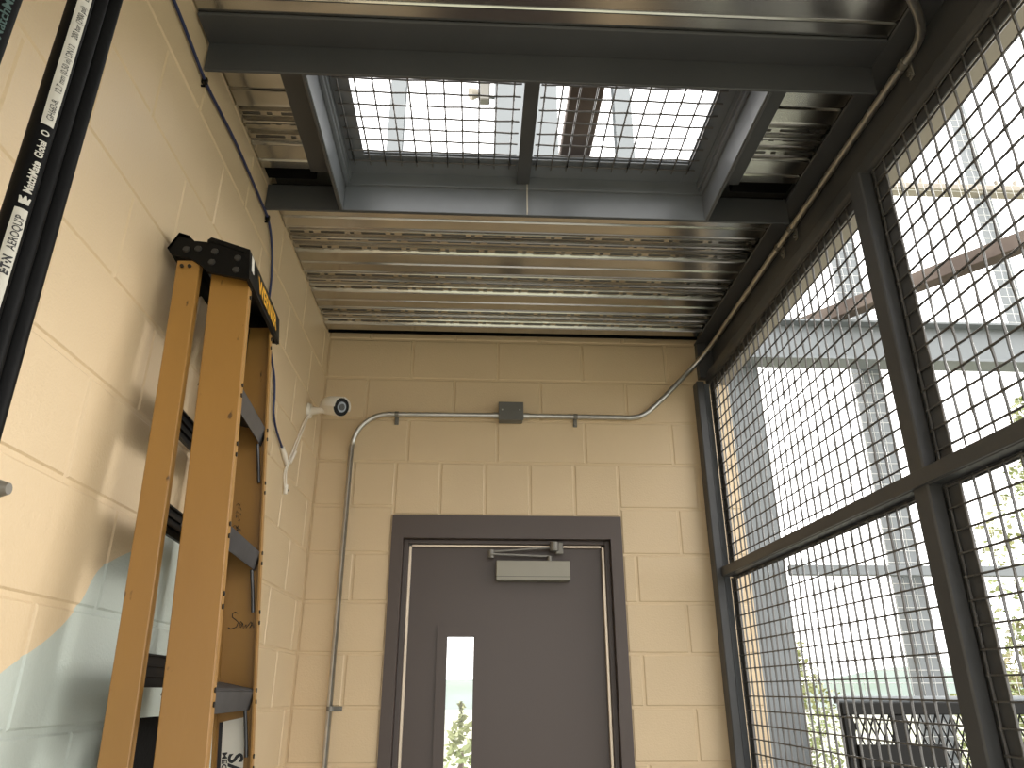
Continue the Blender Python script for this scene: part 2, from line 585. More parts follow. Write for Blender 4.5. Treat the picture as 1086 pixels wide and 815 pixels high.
# timber lying across the open hatch above, and things of the tower over the roof
mb = MB(); mb.bbox(.260, .364, 1.30, 2.95, ZC + .1215, ZC + .160, .003)
tag(mb.build('timber_plank', m_timber), 'weathered brown timber plank lying across the roof hatch', 'plank')


def column(x, y, z0, z1, w, d, label, m=m_outsteel, grp='light grey steel columns outside', flange=.010, tube=False):
    """H section column: flanges face y"""
    mb = MB()
    if tube:
        mb.bbox(x - w / 2, x + w / 2, y - d / 2, y + d / 2, z0, z1, .006)
    else:
        mb.bbox(x - w / 2, x + w / 2, y - d / 2, y - d / 2 + flange, z0, z1, .001)
        mb.bbox(x - w / 2, x + w / 2, y + d / 2 - flange, y + d / 2, z0, z1, .001)
        mb.box(x - .005, x + .005, y - d / 2 + flange, y + d / 2 - flange, z0, z1)
    o = mb.build('steel_column', m)
    return tag(o, label, 'steel column', grp)


ZR = ZC + .25
column(.277, 4.0, -4.0, 9.5, .42, .30, 'wide grey steel column seen through the middle of the roof hatch', grp=None, tube=True)
column(-.595, 4.0, -4.0, 9.5, .10, .10, 'slim pale grey column seen through the left panel of the roof hatch')
column(.955, 4.0, -4.0, 9.5, .115, .10, 'slim pale grey column seen through the right panel of the roof hatch beside the timber')
f = thing('floodlight', (-.03, 3.98, 5.27), 'small floodlight on the side of the wide grey column above the roof hatch', 'light')
mb = MB(); mb.tube([(.065, 4.0, 5.30), (-.02, 3.98, 5.30)], .012, 8); mb.build('bracket', m_outsteel, f)
mb = MB(); mb.bbox(-.045, .035, 3.90, 3.96, 5.19, 5.36, .008); mb.build('housing', m_castg, f)
mb = MB(); mb.tube([(-.045, 3.93, 5.27), (-.10, 3.92, 5.25)], .04, 12, rs=[.03, .045]); mb.build('lamp_head', m_tan, f)

# ------------------------------------------------------------------ right side: beam, frame, posts, mesh
b0 = thing('edge_beam', (1.12, .3, ZC), 'long dark steel beam at the top of the wire mesh wall, running away to the back wall', 'steel beam')
mb = MB(); mb.bbox(1.045, 1.120, YN, D - .003, ZC - .010, ZC - .001, .0015); mb.build('seat_angle', m_steel, b0)
mb = MB(); mb.bbox(1.120, 1.20, YN, D - .003, 2.895, ZC + .078, .004); mb.build('web', m_steel, b0)
mb = MB(); mb.bbox(1.047, 1.1195, 3.195, D - .003, 2.862, ZC - .012, .002); mb.build('end_plate', m_steel, b0)
mb = MB(); mb.bbox(1.078, 1.165, YN, D - .01, 2.833, 2.893, .010)
tag(mb.build('steel_tube', m_steel, bevel=.004), 'rounded steel top rail right under the long edge beam, above the wire mesh', 'steel rail')


def post(y0, y1, label, x0=1.050, x1=1.0878, corner=False):
    p = thing('steel_post', ((x0 + x1) / 2, (y0 + y1) / 2, 0), label, 'steel post', 'dark steel posts of the mesh wall')
    mb = MB(); mb.bbox(x0, x1, y0, y1, 0, 2.832, .004); mb.build('tube', m_steel, p)
    mb = MB(); mb.bbox(x0 - .025, x1 + .05, y0 - .02, y1 + (.02 if not corner else 0), 0, .010, .001); mb.build('base_plate', m_steel, p)
    return p


p = post(3.165, 3.230, 'dark steel corner post of the mesh wall, against the cream back wall', 1.018, 1.055, True)
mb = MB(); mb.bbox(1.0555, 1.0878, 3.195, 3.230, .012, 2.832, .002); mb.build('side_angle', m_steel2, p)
post(1.642, 1.704, 'dark steel post in the middle of the mesh wall')
post(-.46, -.40, 'dark steel post of the mesh wall near the viewer')
mb = MB(); mb.bbox(1.043, 1.100, YN, 3.163, 1.930, 1.971, .003)
# rail is cut around the posts
mb = MB()
for (a, b2) in ((YN, -.462), (-.398, 1.640), (1.706, 3.163)):
    mb.bbox(1.046, 1.0878, a, b2, 1.930, 1.971, .003)
mb.bbox(1.040, 1.0495, YN, 3.163, 1.932, 1.969, .001)
mb.bbox(1.0955, 1.128, YN, 3.19, 1.931, 1.970, .002)
tag(mb.build('steel_rail', m_steel), 'dark steel mid rail crossing the wire mesh wall from end to end', 'steel rail')


def panel(ya, yb, za, zb, label, top=.040, far=.054):
    """far: reach of the flat bar past the mesh, behind the post"""
    p = thing('mesh_panel', (XM, (ya + yb) / 2, za), label, 'mesh panel', 'wire mesh panels of the side wall')
    mb = MB()
    fx0, fx1 = XM + .0038, XM + .010
    ye = yb + far - .034
    mb.bbox(fx0, fx1, ya, ye, zb - top, zb, .001)
    mb.bbox(fx0, fx1, ya, ye, za, za + .012, .001)
    mb.bbox(fx0, fx1, ya, ya + .012, za + .012, zb - top, .001)
    mb.bbox(fx0, fx1, yb - .054, ye, za + .012, zb - top, .001)
    mb.build('frame', m_steel, p)
    mb = MB()
    us = []; y = yb - .012
    while y > ya + .006: us.append(y); y -= .0508
    vs_ = []; z = zb - .008
    while z > za + .006: vs_.append(z); z -= .0508
    weave(mb, us, vs_, ya + .002, yb - .002, za + .004, zb - .002, lambda u, v, d: (XM - .0008 + d, u, v))
    mb.build('wire_mesh', m_wire, p)


panel(1.708, 3.178, 1.974, 2.831, 'upper wire mesh panel between the corner post and the middle post', far=.050)
panel(-.396, 1.638, 1.974, 2.831, 'upper wire mesh panel on the near side of the middle post')
panel(1.708, 3.178, .02, 1.9295, 'lower wire mesh panel between the corner post and the middle post', top=.012, far=.050)
panel(-.396, 1.638, .02, 1.9295, 'lower wire mesh panel on the near side of the middle post', top=.012)
mb = MB(); mb.bbox(1.0955, 1.172, YN, 3.19, 2.8215, 2.8325, .001)  # added strip: its tan colour stands in for daylight on the top rail's underside
tag(mb.build('lit_underside_strip', m_tan), 'tan strip added as painted daylight on the underside of the rounded top rail, just outside the wire mesh', 'lit_underside')

# ------------------------------------------------------------------ conduit
RC = .0115
def arc(c, u, v, r, a0, a1, n=8):
    c = Vector(c); u = Vector(u); v = Vector(v)
    return [c + u * r * math.cos(a0 + (a1 - a0) * i / n) + v * r * math.sin(a0 + (a1 - a0) * i / n) for i in range(n + 1)]


yc = D - .022
cd = thing('conduit', (-.57, yc, 0), 'bare metal conduit rising left of the door, bending right to the junction box', 'conduit')
pp = [(-.565, yc, .02), (-.572, yc, 2.50)] + arc((-.412, yc, 2.50), (-1, 0, 0), (0, 0, 1), .158, 0, math.pi / 2) + [(.085, yc, 2.660)]
mb = MB(); mb.tube(pp, RC, 12); mb.build('pipe', m_emt, cd)


def strap_z(par, x, z, horiz=True):
    mb = MB()
    if horiz:
        mb.tube([(x - .009, yc, z), (x + .009, yc, z)], RC + .0025, 12)
        mb.bbox(x - .009, x + .009, D - .006, D - .001, z - .045, z, .001)
        mb.tube([(x, D - .012, z - .034), (x, D - .001, z - .034)], .006, 8)
    else:
        mb.tube([(x, yc, z - .009), (x, yc, z + .009)], RC + .0025, 12)
        mb.bbox(x, x + .045, D - .006, D - .001, z - .009, z + .009, .001)
        mb.tube([(x + .034, D - .012, z), (x + .034, D - .001, z)], .006, 8)
    mb.build('strap', m_castg, par)


strap_z(cd, -.378, 2.658)
strap_z(cd, -.5665, 1.418, False)
mb = MB(); mb.tube([(.066, yc, 2.66), (.090, yc, 2.66)], RC + .003, 12); mb.build('connector', m_emt, cd)

jb = thing('junction_box', (.146, D, 2.666), 'small grey junction box on the cream wall above the door', 'junction box')
mb = MB(); mb.bbox(.091, .201, D - .056, D - .001, 2.628, 2.712, .003); mb.build('box', m_box, jb)
mb = MB(); mb.bbox(.089, .203, D - .060, D - .0565, 2.626, 2.714, .0015); mb.build('cover', m_box, jb)
for sx_ in (.106, .186):
    mb = MB(); mb.tube([(sx_, D - .063, 2.675), (sx_, D - .0602, 2.675)], .004, 8); mb.build('screw', m_emt, jb)

cd = thing('conduit', (.76, yc, 2.66), 'bare metal conduit from the junction box up along the edge beam', 'conduit')
xb_, zb_ = 1.102, 3.012
pts_ = [(.205, yc, 2.660), (.64, yc, 2.660), (.71, yc, 2.660), (.775, yc, 2.680), (.86, yc, 2.755), (.97, yc, 2.868), (1.035, yc - .02, 2.935),
        (1.075, 3.13, 2.975), (1.098, 3.0, 3.004), (xb_, 2.85, zb_), (xb_, 2.5, zb_), (xb_, 1.9, zb_), (xb_, 1.5, zb_), (xb_, 1.39, zb_),
        (1.092, 1.335, zb_), (1.065, 1.29, zb_), (1.03, 1.25, zb_), (.98, 1.20, zb_), (.90, 1.12, zb_)]
mb = MB(); mb.tube(smooth_path(pts_, 5), RC, 12); mb.build('pipe', m_emt, cd)
strap_z(cd, .447, 2.660)
mb = MB(); mb.tube([(.207, yc, 2.66), (.232, yc, 2.66)], RC + .003, 12); mb.build('connector', m_emt, cd)
for y in (1.43, 2.18, 2.30):
    mb = MB()
    mb.tube([(xb_, y - .010, zb_), (xb_, y + .010, zb_)], RC + .0025, 12)
    mb.bbox(xb_ + .012, 1.119, y - .010, y + .010, zb_ - .045, zb_, .001)
    mb.tube([(1.106, y, zb_ - .034), (1.119, y, zb_ - .034)], .006, 8)
    mb.build('strap', m_castg, cd)

# ------------------------------------------------------------------ door
mb = MB()
yf = D - .012
mb.prism([(DX0, 0), (DX0, DZ), (DX1, DZ), (DX1, 0), (.585, 0), (.585, 2.096), (-.318, 2.096), (-.318, 0)], yf, D + .12, lambda u, w, v: (u, v, w))
mb.bbox(-.318, -.296, D + .030, D + .118, 0, 2.096, .002)
mb.bbox(.563, .585, D + .030, D + .118, 0, 2.096, .002)
mb.bbox(-.296, .563, D + .030, D + .118, 2.078, 2.096, .002)
o = mb.build('door_frame_1', m_door, kind='structure')
dr = bpy.data.objects.new('door_1', None); dr.location = (.135, D + .06, 0); S.collection.objects.link(dr); dr['kind'] = 'structure'
mb = MB()
LX0, LX1, LZ1, LZ0 = -.122, -.002, 1.700, 1.02
for (x0, x1, z0, z1) in ((-.292, LX0, .01, 2.075), (LX1, .560, .01, 2.075), (LX0, LX1, LZ1, 2.075), (LX0, LX1, .01, LZ0)):
    mb.box(x0, x1, D + .062, D + .105, z0, z1)
mb.build('leaf', m_door, dr)
mb = MB()
for ya, yb in ((D + .052, D + .0615), (D + .1055, D + .115)):
    mb.prism([(LX0 - .038, LZ0), (LX0 - .038, LZ1 + .035), (LX1 + .036, LZ1 + .035), (LX1 + .036, LZ0), (LX1 - .004, LZ0), (LX1 - .004, LZ1 - .004),
              (LX0 + .004, LZ1 - .004), (LX0 + .004, LZ0)], ya, yb, lambda u, w, v: (u, v, w))
    mb.bbox(LX0 - .038, LX1 + .036, ya, yb, LZ0 - .035, LZ0, .001)
mb.build('lite_frame', m_door, dr)
mb = MB(); mb.box(LX0 + .0005, LX1 - .0005, D + .080, D + .086, LZ0 + .001, LZ1 - .001); mb.build('glass_pane', m_glass, dr)
mb = MB()
mb.bbox(-.2955, -.283, D + .040, D + .058, .02, 2.070, .002)
mb.bbox(.550, .5625, D + .040, D + .058, .02, 2.070, .002)
mb.bbox(-.283, .550, D + .044, D + .058, 2.066, 2.077, .002)
mb.build('weatherstrip', m_strip, dr)

cl = thing('door_closer', (.248, D + .06, 1.96), 'grey surface mounted door closer with folded arm at the top of the brown door', 'door closer')
mb = MB(); mb.bbox(.085, .405, D + .004, D + .0615, 1.912, 1.996, .003); mb.build('body', mat('closer_grey', srgb(142, 138, 126), .45, metal=.2), cl)
mb = MB(); mb.box(.0849, .4051, D + .0032, D + .0045, 1.9275, 1.9288); mb.build('cover_seam', m_rivet, cl)
mb = MB()
mb.tube([(.318, D + .024, 1.996), (.318, D + .024, 2.018)], .011, 10)
mb.obox(((.318 + .065) / 2, D + .020, 2.020), (.253, .02, -.006), (0, 1, 0), (0, 0, 1), .128, .008, .0035)
mb.build('main_arm', m_castg, cl)
mb = MB()
mb.tube([(.063, D + .022, 2.008), (.063, D + .022, 2.042)], .014, 12)
mb.obox(((.335 + .063) / 2, D + .018, 2.044), (.272, -.012, .02), (0, 1, 0), (0, 0, 1), .138, .008, .0035)
mb.build('forearm', m_castg, cl)
mb = MB()
mb.tube([(.338, D + .012, 2.038), (.338, D + .012, 2.076)], .020, 14)
mb.bbox(.345, .378, D + .010, D + .029, 2.025, 2.077, .003)
mb.build('shoe_bracket', m_castg, cl)

cl.location.z += .009

# ------------------------------------------------------------------ security camera and cables on the left wall
Y0, ZZ = 2.972, 2.578
sc = thing('security_camera', (XL, Y0, ZZ), 'small white bullet security camera on the left wall near the corner', 'camera')
mb = MB(); mb.tube([(XL + .001, Y0, ZZ), (XL + .014, Y0, ZZ)], .034, 20, rs=[.035, .030]); mb.build('wall_mount', m_white, sc)
mb = MB(); mb.tube([(XL + .014, Y0, ZZ), (XL + .05, Y0 - .005, ZZ + .002), (XL + .085, Y0 - .01, ZZ + .004)], .014, 12, rs=[.018, .013, .017]); mb.build('arm', m_white, sc)
ax = Vector((.74, -.60, -.27)).normalized()
c0 = Vector((XL + .092, Y0 - .004, ZZ + .022))
rear, front = c0 - ax * .030, c0 + ax * .072
mb = MB(); mb.tube([rear, rear + ax * .008, c0 + ax * .02, front - ax * .004, front], .034, 24, rs=[.029, .037, .038, .040, .039]); mb.build('body', m_white, sc)
side = ax.cross(Vector((0, 0, 1))).normalized(); upv = side.cross(ax).normalized()
mb = MB()
# sun hood over the front
vs = []; n_ = 12
for k, (off, rad) in enumerate(((-.035, .0425), (.030, .0435), (.030, .0408), (-.035, .0408))):
    for j in range(n_ + 1):
        a = R(-12) + R(204) * j / n_
        vs.append(front + ax * (off - .02 if off > 0 else off - .04) + side * rad * math.cos(a) + upv * rad * math.sin(a))
fs = []
for k in range(3):
    for j in range(n_): fs.append((k * (n_ + 1) + j, k * (n_ + 1) + j + 1, (k + 1) * (n_ + 1) + j + 1, (k + 1) * (n_ + 1) + j))
mb.add(vs, fs, True); mb.build('hood', m_white, sc)
mb = MB(); mb.tube([front, front + ax * .004], .038, 24, smooth=False); mb.build('face', m_black, sc)
mb = MB(); mb.tube([front + ax * .004, front + ax * .007], .022, 20, smooth=False); mb.build('lens_ring', mat('lens_ring', srgb(150, 156, 165), .35), sc)
mb = MB(); mb.tube([front + ax * .007, front + ax * .009], .014, 20, smooth=False); mb.build('lens', m_lens, sc)

XW = XL + .008
def wallpath(l): return smooth_path([(XW, y, z) for y, z in l], 5)
cb = thing('cable', (XW, 2.1, 2.94), 'dark blue cable clipped along the top of the left wall, dropping beside the ladder', 'cable')
mb = MB(); mb.tube(wallpath([(-2.5, 2.95), (0, 2.95), (.9, 2.951), (1.263, 2.948), (1.483, 2.928), (1.60, 2.935), (1.755, 2.947), (2.02, 2.945), (2.115, 2.938), (2.185, 2.883), (2.225, 2.79), (2.235, 2.70),
     (2.265, 2.62), (2.334, 2.552), (2.405, 2.498), (2.44, 2.438), (2.455, 2.38), (2.515, 2.338), (2.62, 2.303)]), .0043, 8)
mb.build('sheath', m_cable, cb)
for (y, z) in ((1.486, 2.926), (2.10, 2.940), (.7, 2.951)):
    mb = MB(); mb.bbox(XL + .001, XW + .007, y - .006, y + .006, z - .009, z + .009, .002)
    mb.tube([(XL + .001, y, z - .016), (XW + .003, y, z - .016)], .003, 6)
    mb.build('clip', m_black, cb)
cb = thing('cable', (XW, 2.72, 2.28), 'white camera lead hanging on the left wall with loose plug ends', 'cable')
mb = MB(); mb.tube(wallpath([(2.965, 2.560), (2.91, 2.49), (2.864, 2.430), (2.80, 2.345), (2.735, 2.275), (2.715, 2.235), (2.735, 2.19)]), .0032, 8); mb.build('lead', m_white, cb)
mb = MB(); mb.tube(wallpath([(2.955, 2.555), (2.885, 2.49), (2.835, 2.425), (2.765, 2.335), (2.710, 2.265), (2.690, 2.225), (2.715, 2.180)]), .0028, 8); mb.build('lead', m_white, cb)
mb = MB(); mb.tube([(XW, 2.615, 2.305), (XW, 2.66, 2.288), (XW, 2.715, 2.262)], .010, 10, rs=[.009, .011, .006]); mb.build('plug', m_white, cb)
mb = MB(); mb.tube([(XW + .002, 2.80, 2.345), (XW + .002, 2.745, 2.285)], .009, 10, rs=[.008, .007]); mb.build('plug', m_white, cb)
mb = MB(); mb.tube([(XW, 2.735, 2.195), (XW, 2.735, 2.160)], .008, 10); mb.build('plug', m_white, cb)
mb = MB(); mb.tube([(XW + .0085, 2.737, 2.175), (XW + .0095, 2.737, 2.175)], .004, 8); mb.build('jack_hole', m_ink, cb)
mb = MB(); mb.tube([(XL + .001, 1.128, 1.768), (XL + .016, 1.128, 1.768)], .014, 14, rs=[.014, .009])
tag(mb.build('wall_anchor', m_castg), 'round grey anchor head on the left wall at the left edge of the view', 'anchor')

# ------------------------------------------------------------------ step ladder
lad = thing('step_ladder', (-.45, 1.65, 0), 'tall yellow fibreglass step ladder folded shut with a black top cap by the left wall', 'ladder')
TH = .0718; PH = .0765
dn = Vector((math.sin(TH), 0, -math.cos(TH)))
wd = Vector((-math.sin(PH), math.cos(PH), 0))
fwd = wd.cross(dn) * -1
if fwd.x < 0: fwd = -fwd
mid = Vector((-.52145, 1.6473, 2.0814))     # centre of the step line, first step under the cap


def LP(i, side, inset=0.0, back=0.0):
    """point on the front flange line; i in steps below the first; side -1 near, +1 far"""
    wdt = .3304 + .0407 * i
    return mid + dn * .3048 * i + wd * side * (wdt / 2 - inset) - fwd * back


iT, iB = -.975, 2.0814 / .3048 / math.cos(TH)
def channel(name, A, B, sd, web, fl, th, parent, rivets=(), m=m_fib):
    """C rail from A (top) to B (bottom): outer web at the sd side, flanges turned inwards"""
    mb = MB()
    A = Vector(A); B = Vector(B)
    d_ = (B - A).normalized()
    w_ = (wd - d_ * wd.dot(d_)).normalized() * sd      # outward
    f_ = d_.cross(w_).normalized()
    if f_.x < 0: f_ = -f_
    prof = [(0, 0), (0, web), (-fl, web), (-fl, web - th), (-th, web - th), (-th, th), (-fl, th), (-fl, 0)]
    c_ = .0018
    prof = [(0, c_), (0, web - c_), (-c_, web), (-fl, web), (-fl, web - th), (-th, web - th), (-th, th), (-fl, th), (-fl, 0), (-c_, 0)]
    L = (B - A).length
    mb.prism(prof, 0, L, lambda u, v, w: A + d_ * w + w_ * u - f_ * v)
    mb.cur = 1
    for s_ in rivets:
        for e in (-.012, .012):
            c = A + d_ * (s_ + e) - w_ * (fl * .55) + f_ * .001
            mb.tube([c - f_ * .002, c + f_ * .0015], .0048, 8)
    return mb.build(name, [m, m_rivet], parent)


def extr(i): return (i - iT) * .3048
riv = []
for i in range(0, 7): riv += [extr(i)]
riv2 = [extr(i) + .135 for i in range(0, 6)]
for sd in (-1, 1):
    A = LP(iT, sd); B = LP(iB, sd)
    channel('front_rail', A, B, sd, .086, .026, .004, lad, riv + riv2 + [.05])
# rear rails: narrower, closer to the wall
def RP(z, sd):
    x = -.636 + (2.37 - z) * .057
    k = (2.37 - z)
    yn, yf_ = 1.472 - k * .048, 1.812 + k * .060
    return Vector((x, yn, z)) if sd < 0 else Vector((x - .026, yf_, z))
for sd in (-1, 1):
    channel('rear_rail', RP(2.385, sd), RP(0.005, sd), sd, .050, .024, .004, lad, ())
# steps
sl = (fwd * 1.0 + Vector((0, 0, -.27))).normalized()       # tread tips forward while folded
sn = sl.cross(wd).normalized()
if sn.z < 0: sn = -sn
for i in range(0, 7):
    a = LP(i, -1, .005, .004); b_ = LP(i, 1, .005, .004)
    L = (b_ - a).length; u_ = (b_ - a).normalized()
    cm = (a + b_) / 2
    mb = MB()
    dpt = .082
    top = cm + Vector((0, 0, .012))
    mb.obox(top - sl * dpt / 2, u_, sl, sn, L / 2, dpt / 2, .0015)
    mb.obox(top - sn * .020 - sl * .0015, u_, sl, sn, L / 2, .0015, .0205)
    mb.obox(top - sn * .012 - sl * (dpt - .0015), u_, sl, sn, L / 2, .0015, .012)
    for k in range(9):
        mb.obox(top + sn * .0025 - sl * (.008 + k * .0082), u_, sl, sn, L / 2 - .002, .002, .0012)
    st = mb.build('step', m_alu, lad)
    # knee braces under the step
    for sd, e in ((-1, a), (1, b_)):
        mb = MB()
        s0 = e - u_ * sd * .018 - sn * .030 - sl * .008
        s1 = e - u_ * sd * .0045 + dn * .125 - sl * .010
        md = (s0 + s1) / 2 + (u_ * sd * .003)
        pa = smooth_path([s0, md, s1], 4)
        mb.tube(pa, .004, 6)
        mb.build('brace', m_alu, st)
# rear braces between the rear rails
for i, zc_ in enumerate((2.004, 1.800, 1.520, 1.18, .88, .58, .28)):
    if i == 0: zc_ = 2.004
    a = RP(zc_, -1) + wd * .006; b_ = RP(zc_, 1) - wd * .006
    mb = MB(); u_ = (b_ - a).normalized()
    nrm = Vector((1, .08, 0)).normalized(); upz = Vector((0, 0, 1))
    cm = (a + b_) / 2 - nrm * .012
    L = (b_ - a).length
    mb.obox(cm, u_, nrm, upz, L / 2, .0015, .028)
    for dz in (-.027, -.009, .009, .027):
        mb.obox(cm + nrm * .004 + upz * dz, u_, nrm, upz, L / 2, .0035, .0018)
    mb.build('rear_brace', m_black, lad)
# top cap
def CP(u, w, v):
    """cap frame: u along X at the near face, w up, v along the width"""
    return Vector((u, 1.462, w)) + wd * v + Vector((0, 0, .055 * v))
mb = MB()
Wc = .385
front_poly = [(-.624, 2.430), (-.616, 2.438), (-.529, 2.408), (-.521, 2.334), (-.614, 2.352), (-.628, 2.368)]
rear_poly = [(-.712, 2.412), (-.692, 2.452), (-.667, 2.444), (-.654, 2.432), (-.6245, 2.430), (-.6285, 2.368), (-.654, 2.385), (-.700, 2.396)]
mb.prism(front_poly, 0, .010, lambda u, w, v: CP(u, w, v))
mb.prism(front_poly, Wc - .010, Wc, lambda u, w, v: CP(u, w, v))
mb.prism([(-.624, 2.424), (-.624, 2.434), (-.616, 2.441), (-.526, 2.411), (-.518, 2.336), (-.526, 2.334), (-.534, 2.402), (-.618, 2.430)], -.002, Wc + .002, lambda u, w, v: CP(u, w, v))
mb.build('top_cap', m_black, lad)
mb = MB()
mb.prism(rear_poly, .002, .010, lambda u, w, v: CP(u, w, v))
mb.prism(rear_poly, Wc - .010, Wc - .002, lambda u, w, v: CP(u, w, v))
mb.prism([(-.712, 2.412), (-.692, 2.454), (-.667, 2.446), (-.669, 2.438), (-.690, 2.445), (-.706, 2.410)], .002, Wc - .002, lambda u, w, v: CP(u, w, v))
mb.build('hinge_bracket', m_black, lad)
# bolts of the cap
for (u, w) in ((-.668, 2.408), (-.642, 2.410), (-.604, 2.404), (-.6065, 2.376), (-.5505, 2.388), (-.5505, 2.358)):
    mb = MB(); q_ = CP(u, w, -.0004)
    mb.tube([q_, q_ - wd * .0035], .0075, 12, smooth=False, rs=[.0082, .0065]); mb.build('bolt', m_bolt, lad)
for (u) in (-.672, -.655):
    mb = MB(); q_ = Vector((u, 1.4655, 2.366))
    mb.tube([q_, q_ - wd * .004], .0042, 10, smooth=False); mb.build('bolt', m_rivet, lad)
# black plate between the rails under the cap
mb = MB()
mb.prism([(-.614, 2.34), (-.585, 2.352), (-.585, 2.245), (-.614, 2.225)], .14, .15, lambda u, w, v: CP(u, w, v))
mb.prism([(-.59, 2.352), (-.585, 2.352), (-.585, 2.25), (-.59, 2.25)], .05, Wc - .05, lambda u, w, v: CP(u, w, v))
mb.build('spreader_plate', m_black, lad)
# label on the cap front
def capfront(v, w, off=.0012):
    """v along width, w down fraction of the face"""
    f0, f1 = Vector((-.526, 0, 2.411)), Vector((-.518, 0, 2.336))
    q = f0.lerp(f1, w)
    return CP(q.x, q.z, v) + fwd * off
mb = MB()
mb.add([capfront(.070, .10), capfront(.345, .10), capfront(.345, .86), capfront(.070, .86)], [(0, 1, 2, 3)])
mb.cur = 1
mb.add([capfront(.014, .08, .0015), capfront(.040, .08, .0015), capfront(.040, .62, .0015), capfront(.014, .62, .0015)], [(0, 1, 2, 3)])
mb.cur = 2
vs, fs = text_mesh('WERNER', .075, .002)
mxx = max(v.x for v in vs)
mb.add([capfront(.095 + v.x / mxx * .235, .78 - v.y / .055 * .56, .002) for v in vs], fs)
lb = mb.build('label', [m_black, m_label, m_yink], lad)
lb['label'] = 'black label with yellow letters and a small white sticker'

# sticker inside the far rail with big lettering
def inner(i, x_, off=.0052):
    """point on the inner face of the far rail web; x_ = distance back from the front edge"""
    A = LP(i, 1)
    return A - wd * off - fwd * x_
mb = MB()
i0, i1 = 2.135, 3.35
mb.add([inner(i0, .022), inner(i1, .022), inner(i1 + .03, .070), inner(i0 + .02, .070)], [(0, 1, 2, 3)])
mb.cur = 1
mb.add([inner(i0 + .022, .070), inner(i1 + .03, .070), inner(i1 + .03, .078), inner(i0 + .022, .078)], [(0, 1, 2, 3)])
vs, fs = text_mesh('SA', .044, .0012)
mb.add([inner(i0 + (.072 + v.x) / .3048, .054 - v.y, .0056) for v in vs], fs)
vs, fs = text_mesh('MECH', .016, .0004)
mb.add([inner(i0 + (.068 + v.x * 1.15) / .3048, .068 - v.y, .0056) for v in vs], fs)
lb = mb.build('sticker', [m_label, m_ink], lad)
lb['label'] = 'grey sticker with black lettering on the inside of the rail'
# marker scribbles
mb = MB()
scr = [(0, 0), (-.006, .004), (-.012, 0), (-.012, -.008), (-.004, -.014), (.002, -.020), (-.002, -.030), (-.014, -.034), (-.020, -.030)]
def scrp(pts, i_, x_): return [inner(i_ - py_ / .3048, x_ - px_, .0055) for px_, py_ in pts]
mb.tube(scrp(scr, 1.40, .050), .0009, 4)
mb.tube(scrp([(.004, -.026), (.008, -.018), (.012, -.024), (.008, -.032), (.004, -.028), (.012, -.022), (.014, -.034), (.020, -.026)], 1.40, .050), .0009, 4)
mb.tube(scrp([(.020, -.026), (.020, -.034), (.026, -.026), (.030, -.020), (.033, -.028), (.028, -.034), (.034, -.022), (.037, -.034)], 1.40, .050), .0009, 4)
mb.build('marker_name', m_ink, lad)
mb = MB()
for k in range(26):
    a_ = [(random.uniform(-.006, .006), random.uniform(-.05, .05) + .0) for _ in range(1)][0]
    q0 = (a_[0], a_[1]); q1 = (a_[0] + random.uniform(-.007, .007), a_[1] + random.uniform(-.007, .007)); q2 = (q1[0] + random.uniform(-.006, .006), q1[1] - .006)
    mb.tube(scrp([q0, q1, q2], .70, .062), .0006, 4)
mb.build('marker_scribble', m_ink, lad)
for sd in (-1, 1):
    q_ = LP(iB, sd)
    mb = MB(); mb.bbox(q_.x - .095, q_.x + .006, q_.y - .028, q_.y + .028, 0.0, .05, .006); mb.build('foot', m_black, lad)
    q_ = RP(0, sd)
    mb = MB(); mb.bbox(q_.x - .058, q_.x - .0, q_.y - .022, q_.y + .022, 0.0, .04, .006); mb.build('foot', m_black, lad)

# dark board standing behind the ladder against the wall
mb = MB(); mb.obox((-.655, 1.66, .718), (1, 0, 0), (0, 1, 0), (0, 0, 1), .006, .060, .718)
tag(mb.build('black_board', m_rubber), 'narrow black board standing behind the ladder against the left wall', 'board')

# ------------------------------------------------------------------ hydraulic hoses
view = Vector((-.5, .70, 0)).normalized()
def hose(cx, cy, r, label, marks=None):
    hs = thing('hydraulic_hose', (cx, cy, 0), label, 'hose', 'black hydraulic hoses hanging by the left wall')
    mb = MB()
    pts = [(cx + .0012 * math.sin(z * 2.3 + cy * 9), cy, z) for z in [i * .12 for i in range(0, 26)]] + [(cx, cy, 3.045)]
    if marks: pts = [(cx, cy, 0.0), (cx, cy, 1.5), (cx, cy, 3.045)]
    mb.tube(pts, r, 24)
    mb.build('tube', m_rubber, hs)
    return hs


RA = .0135
A0 = (-.4995, .6875)
def onhose(z, a, c, r, shift=R(-14)):
    """a angle (rad) around the hose from the side facing the camera; +a to the right of the view"""
    right = Vector((view.y, -view.x, 0))
    an = a + shift * -1
    d_ = (-view) * math.cos(an) + right * math.sin(an)
    return Vector((c[0], c[1], z)) + d_ * r


def stripe(mb, z0, z1, half, c, r, n=6):
    vs = []
    zs = [z0 + (z1 - z0) * k / 10 for k in range(11)]
    for z in zs:
        for j in range(n + 1):
            hw = half * (.92 if z in (z0, z1) else 1)
            vs.append(onhose(z, -hw + 2 * hw * j / n, c, r + .0004))
    mb.add(vs, [(k * (n + 1) + j, k * (n + 1) + j + 1, (k + 1) * (n + 1) + j + 1, (k + 1) * (n + 1) + j) for k in range(10) for j in range(n)], True)


def htext(mb, txt, size, z, c, r, bold=0.0, length=None):
    vs, fs = text_mesh(txt, size, bold)
    mx_ = max(v.x for v in vs)
    k = (length / mx_) if length else 1
    mb.add([onhose(z + v.x * k, -(v.y - size * .36) / r, c, r + .0009) for v in vs], fs)
    return z + mx_ * k


